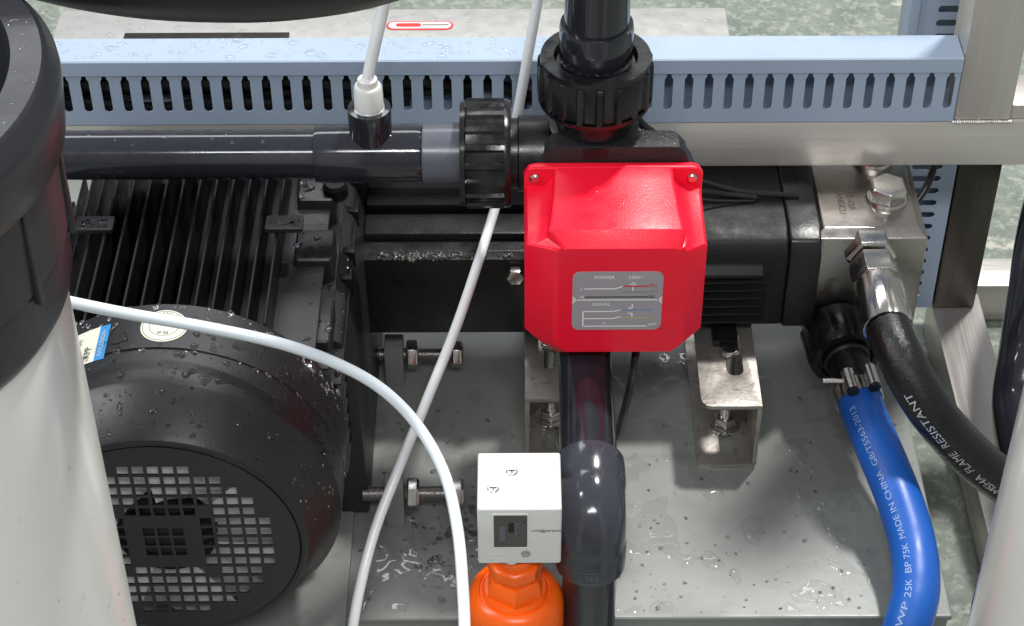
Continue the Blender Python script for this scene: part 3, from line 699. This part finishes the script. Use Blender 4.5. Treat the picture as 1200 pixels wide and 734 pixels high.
for a, b in (((-.026, .013), (-.002, .013)), ((-.002, .013), (.004, .0155)), ((.012, .020), (.012, .011)), ((.0095, .0175), (.0145, .0175)),
             ((-.0352, .0015), (.0352, .0015)), ((-.0352, .0045), (-.032, .0015)), ((-.0352, -.0015), (-.032, .0015)), ((.0352, .0045), (.032, .0015)), ((.0352, -.0015), (.032, .0015)),
             ((-.0265, -.0105), (-.003, -.0105)), ((-.003, -.0105), (.003, -.009)), ((-.0265, -.0105), (-.0265, -.026)), ((-.0265, -.018), (-.003, -.018)), ((-.003, -.018), (.003, -.016)),
             ((-.0265, -.026), (.024, -.026)), ((.012, -.003), (.012, -.0072)), ((.009, -.0072), (.012, -.0072)), ((.012, -.0125), (.012, -.016)), ((.009, -.0125), (.012, -.0125))): line(q, a, b, wl)
ltxt(q, 'SIGNAL', -.0195, -.0032, .0042); ltxt(q, 'C', -.011, -.023, .004); ltxt(q, 'WT', .025, -.0245, .0042)
q.build('white_print', M_print, rc)
q = MB(); line(q, (.004, .0155), (.024, .0155), .0013); ltxt(q, 'RD', .0245, .016, .0048); q.build('red_print', M_inkred, rc)
q = MB(); line(q, (.004, .0095), (.024, .0095), .0009); ltxt(q, 'GN', .0245, .0095, .0044); q.build('green_print', M_inkgreen, rc)
q = MB(); line(q, (-.026, .0045), (.024, .0045), .0011); ltxt(q, 'BK', .0245, .0045, .0044); q.build('black_print', M_inkblack, rc)
q = MB(); line(q, (.003, -.009), (.022, -.009), .0011); ltxt(q, 'BU', .023, -.009, .0044); q.build('blue_print', M_inkblue, rc)
q = MB(); line(q, (.003, -.017), (.024, -.017), .0010); ltxt(q, 'YE', .0245, -.017, .0044); q.build('yellow_print', M_inkyel, rc)
mb = MB()
for _ in range(26): 
    x = random.uniform(.035, .13); y = random.uniform(-.235, -.206); mb.drop((x, y, .3195+(y+.205)*.205), (0, -.2, 1), .0006+.0012*random.random()**2, .4)
mb.build('water_droplets', M_water, rc, kind='stuff')

# horizontal inlet pipe
X = lambda px: Y(px, 180, CY).x
t = thing('inlet_pipe', 'dark grey plastic pipe running level from the tank to the red box', 'pipe', (X(300), CY, CZ))
MB().cyl((-.62, CY, CZ), (X(371), CY, CZ), .0200, n=48).build('pipe', M_pvc, t)
MB().lathe((X(370), CY, CZ), (1, 0, 0), [(0, .0205), (.0005, .0226), (.004, .0232), (X(495)-X(370)-.004, .0236), (X(495)-X(370), .0228), (X(495)-X(370)+.0005, .021)], 48).build('tee', M_pvc, t)
MB().lathe((X(496), CY, CZ), (1, 0, 0), [(0, .0235), (.001, .0247), (X(540)-X(496), .0250)], 48).build('reducer', M_pvc_light, t)
pp = Y(435, 150, CY)
MB().lathe((pp.x, CY, CZ+.012), (0, 0, 1), [(0, .016), (.012, .0172), (.030, .0176), (.034, .0170), (.0345, .013), (.030, .0125)], 40).build('gauge_port', M_pvc, t)
mb = MB()
for _ in range(60):
    a = R(random.uniform(60, 115)); r_ = .0200; x = random.uniform(-.45, X(368)); mb.drop((x, CY-r_*math.cos(a), CZ+r_*math.sin(a)), (0, -math.cos(a), math.sin(a)), .0006+.0014*random.random()**2, .4)
mb.build('water_droplets', M_water, t, kind='stuff')
def union_nut(p, d, L, r, label, name='union_nut', nteeth=18, nn=144):
    t = thing(name, label, 'union nut', tuple(p), 'black union nuts of the red flow controller')
    per = nn//nteeth
    rf = lambda k: 1.0 if (k % per) in (0, 1, 2) else .945
    body = MB().lathe(p, d, [(0, r*.90), (0, r*.955), (L*.05, r*.985), (L*.13, r*.99)], nn, caps=False)
    body.lathe(p, d, [(L*.13, r*.985), (L*.13, r), (L*.86, r), (L*.90, r*.97)], nn, rf=rf, caps=False)
    body.lathe(p, d, [(L*.90, r*.955), (L, r*.945), (L*1.0, r*.72), (L*.80, r*.70)], nn, caps=False)
    body.lathe(p, d, [(0, r*.90), (L*.02, r*.72)], nn, caps=False)
    body.build('ring', M_nut, t, angle=40); return t
n1 = union_nut(Vector((-.0005, CY, CZ)), (-1, 0, 0), .0405, .0445, 'ribbed black union nut on the level pipe left of the red box')
n2 = union_nut(Vector((CX, CY, .3580)), (0, 0, 1), .042, .0455, 'ribbed black union nut on the upright pipe above the red box')
MB().lathe((CX, CY, .338), (0, 0, 1), [(0, .031), (.056, .031)], 36).build('inner_sleeve', M_black, n2)
# riser pipe
RS = .011
t = thing('riser_pipe', 'thick dark plastic pipe rising from the union nut out of the picture', 'pipe', (CX, CY, .385))
MB().cyl((CX, CY, .41), (CX, CY, 1.0), .0252, n=48).build('pipe', M_pvc, t)
MB().lathe((CX, CY, .3845+RS), (0, 0, 1), [(0, .0272), (.002, .0285), (.030, .0288), (.034, .0280), (.0342, .0258)], 48).build('socket', M_pvc, t)
mb = MB()
for k in range(11):
    a = R(200+14*k); mb.drop((CX+.029*math.cos(a), CY+.029*math.sin(a), .3885+RS), (math.cos(a), math.sin(a), .2), .0020, .7)
mb.build('water_droplets', M_water, t, kind='stuff')
# drop pipe with elbow
pA = Z(686, 420, .155); pB = Z(694, 545, .155); ex = .0600
py_end = Z(694, 600, .155).y; ez = .155; ey = py_end-.004
t = thing('drop_pipe', 'dark grey plastic pipe with elbow coming out below the red box', 'pipe', (ex, ey, -.13))
MB().cyl((pA.x-.001, -.121, ez), (ex, ey+.03, ez), .0222, n=48).build('pipe', M_pvc, t)
MB().cyl((ex, ey, ez-.03), (ex, ey, -.13), .0215, n=48).build('pipe', M_pvc, t)
bend = []
for k in range(13):
    a = R(90*k/12); bend.append(Vector((ex, ey+.022-.022*math.sin(a), ez-.022+.022*math.cos(a))))
elp = [Vector((ex, ey+.055, ez)), Vector((ex, ey+.0535, ez)), Vector((ex, ey+.030, ez)), Vector((ex, ey+.028, ez))]+bend+[Vector((ex, ey, ez-.028)), Vector((ex, ey, ez-.030)), Vector((ex, ey, ez-.0515)), Vector((ex, ey, ez-.053))]
N_ = len(elp)
def elr(f):
    i = round(f*(N_-1))
    if i in (0, N_-1): return .0245
    if i in (1, 2, N_-2, N_-3): return .0275
    return .0266
e_ = MB().tube(elp, .025, 48, rfun=elr).build('elbow', M_elbow, t, angle=50)
q = MB(); Mx = frame((ex, ey-.0268, ez-.044), (1, 0, 0), (0, 0, 1))
def em(x, y, z): 
    a = -math.pi/2+x/.0275; return Vector((ex+.0277*math.cos(a), ey+.0277*math.sin(a), ez-.042+y))
text_bm('SH', .009, em, q, 'CENTER')
for a_, b_ in (((-.010, -.006), (.010, -.006)), ((-.010, .006), (.010, .006))):
    for k in range(10):
        x0_ = a_[0]+(b_[0]-a_[0])*k/10; x1_ = a_[0]+(b_[0]-a_[0])*(k+1)/10
        q.poly([em(x0_, a_[1]-.0004, 0), em(x1_, a_[1]-.0004, 0), em(x1_, a_[1]+.0004, 0), em(x0_, a_[1]+.0004, 0)])
q.build('moulded_mark', M_pvc_light, t)

# gauge fitting and white tube up
t = thing('push_fitting', 'white plastic push-in fitting screwed into the level pipe', 'fitting', (pp.x, CY, .338))
MB().lathe((pp.x, CY, .334), (0, 0, 1), [(0, .0125), (.007, .0125), (.0075, .0115)], 32).build('thread_collar', M_white, t)
MB().hexn((pp.x, CY, .3417), (pp.x, CY, .3520), .0140).build('hex', M_white, t, bevel=.0004)
MB().lathe((pp.x, CY, .3522), (0, 0, 1), [(0, .0118), (.018, .0112), (.020, .0100), (.0205, .0082), (.026, .0078), (.027, .0065)], 32).build('collet', M_white, t)
tr = .0048
def tube_thing(pts, r, m, label, n=12, cat='tube', name='plastic_tube', nseg=10):
    return tag(MB().tube(spline(pts, nseg), r, n).build(name, m, None, angle=80), label, cat)
tube_thing([(pp.x, CY, .372), (pp.x+.0015, CY, .384), Y(443, 42, CY), Y(450, 12, CY), Y(460, -40, CY-.004), Y(478, -100, CY-.01)], tr, M_tube, 'white tube rising from the white push-in fitting', nseg=8)
tube_thing([Y(645, -80, -.075), Y(632, 0, -.078), Y(620, 65, -.08), Y(608, 130, -.082), Y(596, 185, -.085), Z(582, 240, .215), Z(540, 368, .18), Z(500, 468, .15), Z(465, 552, .12), Z(438, 622, .09), Z(420, 690, .06), Z(408, 760, .02), Z(400, 830, -.04)], .0043, M_tube, 'straight white tube passing behind the union nut and crossing the bolts', n=16)
tube_thing([Z(20, 338, .34), Z(78, 351, .335), Z(150, 366, .325), Z(240, 382, .315), Z(330, 402, .30), Z(400, 428, .275), Z(450, 458, .25), Z(490, 500, .22), Z(520, 555, .20), Z(535, 620, .185), Z(541, 690, .175), Z(543, 750, .165), Z(543, 840, .15)], .0044, M_tube2, 'milky white tube arching over the motor fan cover', n=16)
tube_thing([Y(748, 398, -.13), Z(745, 415, .15), Z(739, 450, .11), Z(731, 482, .07), Z(722, 510, .03), Z(700, 540, .006)], .0034, M_cable, 'black printed cable hanging below the red box', cat='cable', name='cable')
tube_thing([Y(738, 120, -.11), Y(752, 145, -.10), Y(768, 158, -.10), Y(790, 178, -.095), Y(800, 205, -.09), Y(806, 240, -.085)], .0036, M_cable, 'short black cable beside the upright union nut', cat='cable', name='cable')
tube_thing([Y(1100, 175, .04), Y(1093, 205, .04), Y(1084, 225, .03), Y(1070, 245, .02), Y(1060, 262, .01)], .0036, M_cable, 'black cable hanging under the rail beside the manifold block', cat='cable', name='cable')
tube_thing([Z(1160, 690, -.05), Z(1150, 690, -.05), Z(1142, 715, -.06), Z(1138, 760, -.07), Z(1140, 820, -.08)], .0042, M_cable, 'black cable loop beside the white housing at the lower right', cat='cable', name='cable')

# ================================================================== PRESSURE SWITCH + ORANGE VESSEL
VX, VY = .0015, -.418
t = thing('orange_vessel', 'orange plastic vessel with hexagonal neck in front of the base plate', 'vessel', (VX, VY, -.135))
MB().lathe((VX, VY, -.135), (0, 0, 1), [(0, .036), (.0, .0385), (.190, .0385), (.206, .038), (.214, .0350), (.2175, .031), (.2185, .0285), (.2165, .0275), (.2165, .0265), (.221, .024)], 64).build('body', M_orange, t)
MB().lathe((VX, VY, .0855), (0, 0, 1), [(0, .0245), (.005, .0235), (.012, .0225), (.016, .020)], 6).build('hex_neck', M_orange, t, bevel=.0012)
MB().lathe((VX, VY, .1016), (0, 0, 1), [(0, .0165), (.024, .0165), (.026, .015)], 40).build('neck', M_orange, t)
MB().lathe((VX, VY, .108), (0, 0, 1), [(0, .0215), (.010, .0215), (.012, .019)], 8).build('collar', M_orange, t, bevel=.0008)
fyr = -.440
pz_top = Y(600, 597, fyr).z; pz_bot = Y(600, 661, fyr).z; sx0 = Y(558, 600, fyr).x; sx1 = Y(657.5, 600, fyr).x; ybk = Z(600, 530, pz_top).y
t = thing('pressure_switch', 'white plastic pressure switch box with small dark window on the orange vessel', 'pressure switch', ((sx0+sx1)/2, VY, pz_bot))
MB().box((sx0, fyr, pz_bot), (sx1, ybk, pz_top)).build('case', M_white, t, bevel=.0022, seg=3)
MB().lathe(((sx0+sx1)/2-.006, fyr+.006, pz_bot-.003), (0, 0, 1), [(0, .004), (.002, .006), (.003, .006)], 20).build('boss', M_white, t)
for (px, py) in ((599, 553), (577, 573)):
    p = Z(px, py, pz_top); s_ = MB().lathe((p.x, p.y, pz_top), (0, 0, 1), [(0, .0044), (.0006, .0044), (.0012, .0036)], 20).build('screw', M_rust, t)
    q = MB(); q.box((p.x-.0026, p.y-.0004, pz_top+.0012), (p.x+.0026, p.y+.0004, pz_top+.0015)); q.box((p.x-.0004, p.y-.0026, pz_top+.0012), (p.x+.0004, p.y-.0005, pz_top+.0015)); q.build('screw_slot', M_dark, s_)
p = Y(615, 649, fyr); MB().lathe((p.x, fyr, p.z), (0, -1, 0), [(0, .0036), (.0006, .0036), (.0010, .003)], 20).build('screw', M_rust, t)
a = Y(577, 603, fyr); b = Y(617, 641, fyr); wc = ((a.x+b.x)/2, (a.z+b.z)/2); ww, wh = b.x-a.x, a.z-b.z
plate(MB(), rrect(ww+.002, wh+.002, .0018, 4), [rrect(ww-.0004, wh-.0004, .001, 4)], .0012, frame((wc[0], fyr-.0004, wc[1]), (1, 0, 0), (0, 0, 1))).build('window_frame', M_white, t)
wd = MB().box((wc[0]-ww/2, fyr-.0005, wc[1]-wh/2), (wc[0]+ww/2, fyr-.0001, wc[1]+wh/2)).build('window', M_window, t)
q = MB(); o_ = fyr-.0008
for (x0_, x1_, z0_, z1_) in ((-.0085, -.0040, -.0105, .0055), (.0035, .0045, -.005, .010), (.0045, .0105, .0085, .0095), (.0045, .0105, .0035, .0045), (.0045, .0105, -.0015, -.0005), (.0095, .0105, -.005, .0095), (-.0110, .0110, -.0115, -.0110)):
    q.box((wc[0]+x0_, o_, wc[1]+z0_), (wc[0]+x1_, o_+.0002, wc[1]+z1_))
q.build('scale_marks', M_pvc_light, wd)
MB().box((wc[0]-.0015, o_-.0003, wc[1]-.001), (wc[0]+.0025, o_-.0001, wc[1]+.0085)).build('pointer', M_dark, wd)
p = Y(622, 622, fyr)
text_bm('ridgewise', .0072, lambda x, y, z: Vector((p.x+x*.98+y*.3, fyr-.0003, p.z+y*.62))).build('script_print', M_inkblack, t)
p = Y(582, 652, fyr)
q = plate(MB(), rrect(.0125, .0052, .001, 3), [rrect(.0117, .0044, .0007, 3)], .0004, frame((p.x, fyr-.0002, p.z), (1, 0, 0), (0, 0, 1)))
text_bm('CE', .0048, lambda x, y, z: Vector((p.x+x, fyr-.0003, p.z+y)), q, 'CENTER'); q.build('embossed_mark', M_white, t)

# ================================================================== HOUSINGS AND FOREGROUND
def housing(cx, cy, label, cap):
    t = thing('filter_housing', label, 'filter housing', (cx, cy, -.135), 'white filter housings with dark caps')
    MB().lathe((cx, cy, -.135), (0, 0, 1), [(0, .089), (.02, .092), (.87, .092)], 96).build('body', M_shell, t)
    MB().lathe((cx, cy, .724), (0, 0, 1), [(.017, .0925), (.017, .0955), (.021, .0965), (.044, .0968), (.046, .0990), (.084, .1000), (.088, .1040), (.108, .1060), (.113, .1055), (.1155, .103), (.119, .102), (.121, .100), (.121, .0885), (.118, .087), (.075, .085)], 128, caps=False).build('cap', M_cap, t, angle=40)
    MB().lathe((cx, cy, .795), (0, 0, 1), [(0, .081), (.006, .079), (.020, .060), (.032, .030), (.034, .0)][:4], 64).build('inner_dome', M_black, t)
    for k in range(14):
        a = 2*math.pi*k/14+.12; p0 = Vector((cx+.0992*math.cos(a), cy+.0992*math.sin(a), .0)); rot = Matrix.Rotation(a, 3, 'Z')
        MB().box((p0.x-.0018, p0.y-.0022, .764), (p0.x+.0018, p0.y+.0022, .826), rot=rot).build('rib', M_cap, t, bevel=.001)
    mb = MB()
    for _ in range(60):
        a = random.uniform(-1.2, 1.2); r_ = random.uniform(.090, .099); mb.drop((cx+r_*math.cos(a), cy+r_*math.sin(a), .845), (0, 0, 1), .0006+.0022*random.random()**3, .45)
    for _ in range(60):
        a = random.uniform(-1.0, .6); mb.drop((cx+.092*math.cos(a), cy+.092*math.sin(a), random.uniform(.2, .70)), (math.cos(a), math.sin(a), 0), .0006+.0006*random.random(), .5)
    mb.build('water_droplets', M_water, t, kind='stuff')
    return t
housing(-.2745, -.824, 'tall white housing with dark grey screw cap at the left', True)
h2 = housing(.322, -.80, 'white housing whose side shows at the lower right corner', True)
# dark glossy hose at the right edge
pts = [Z(1252, 180, .10), Z(1234, 260, .08), Z(1217, 340, .05), Z(1199, 420, .02), Z(1195, 480, -.01), Z(1215, 560, -.03), Z(1240, 640, -.05)]
tag(MB().tube(spline(pts, 10), .030, 24, rfun=lambda f: .027+.004*math.sin(f*9)).build('suction_hose', M_pvc), 'fat glossy black hose bending down at the right edge', 'hose')
# hose crossing in front, near the lens
pts = [T(-70, -100, .78), T(50, -60, .78), T(150, -40, .78), T(245, -33, .78), T(340, -35, .78), T(440, -52, .78), T(550, -95, .78)]
tag(MB().tube(spline(pts, 12), .0195, 32).build('overhead_hose', M_cable), 'black rubber hose arching across the top left close to the camera', 'hose')
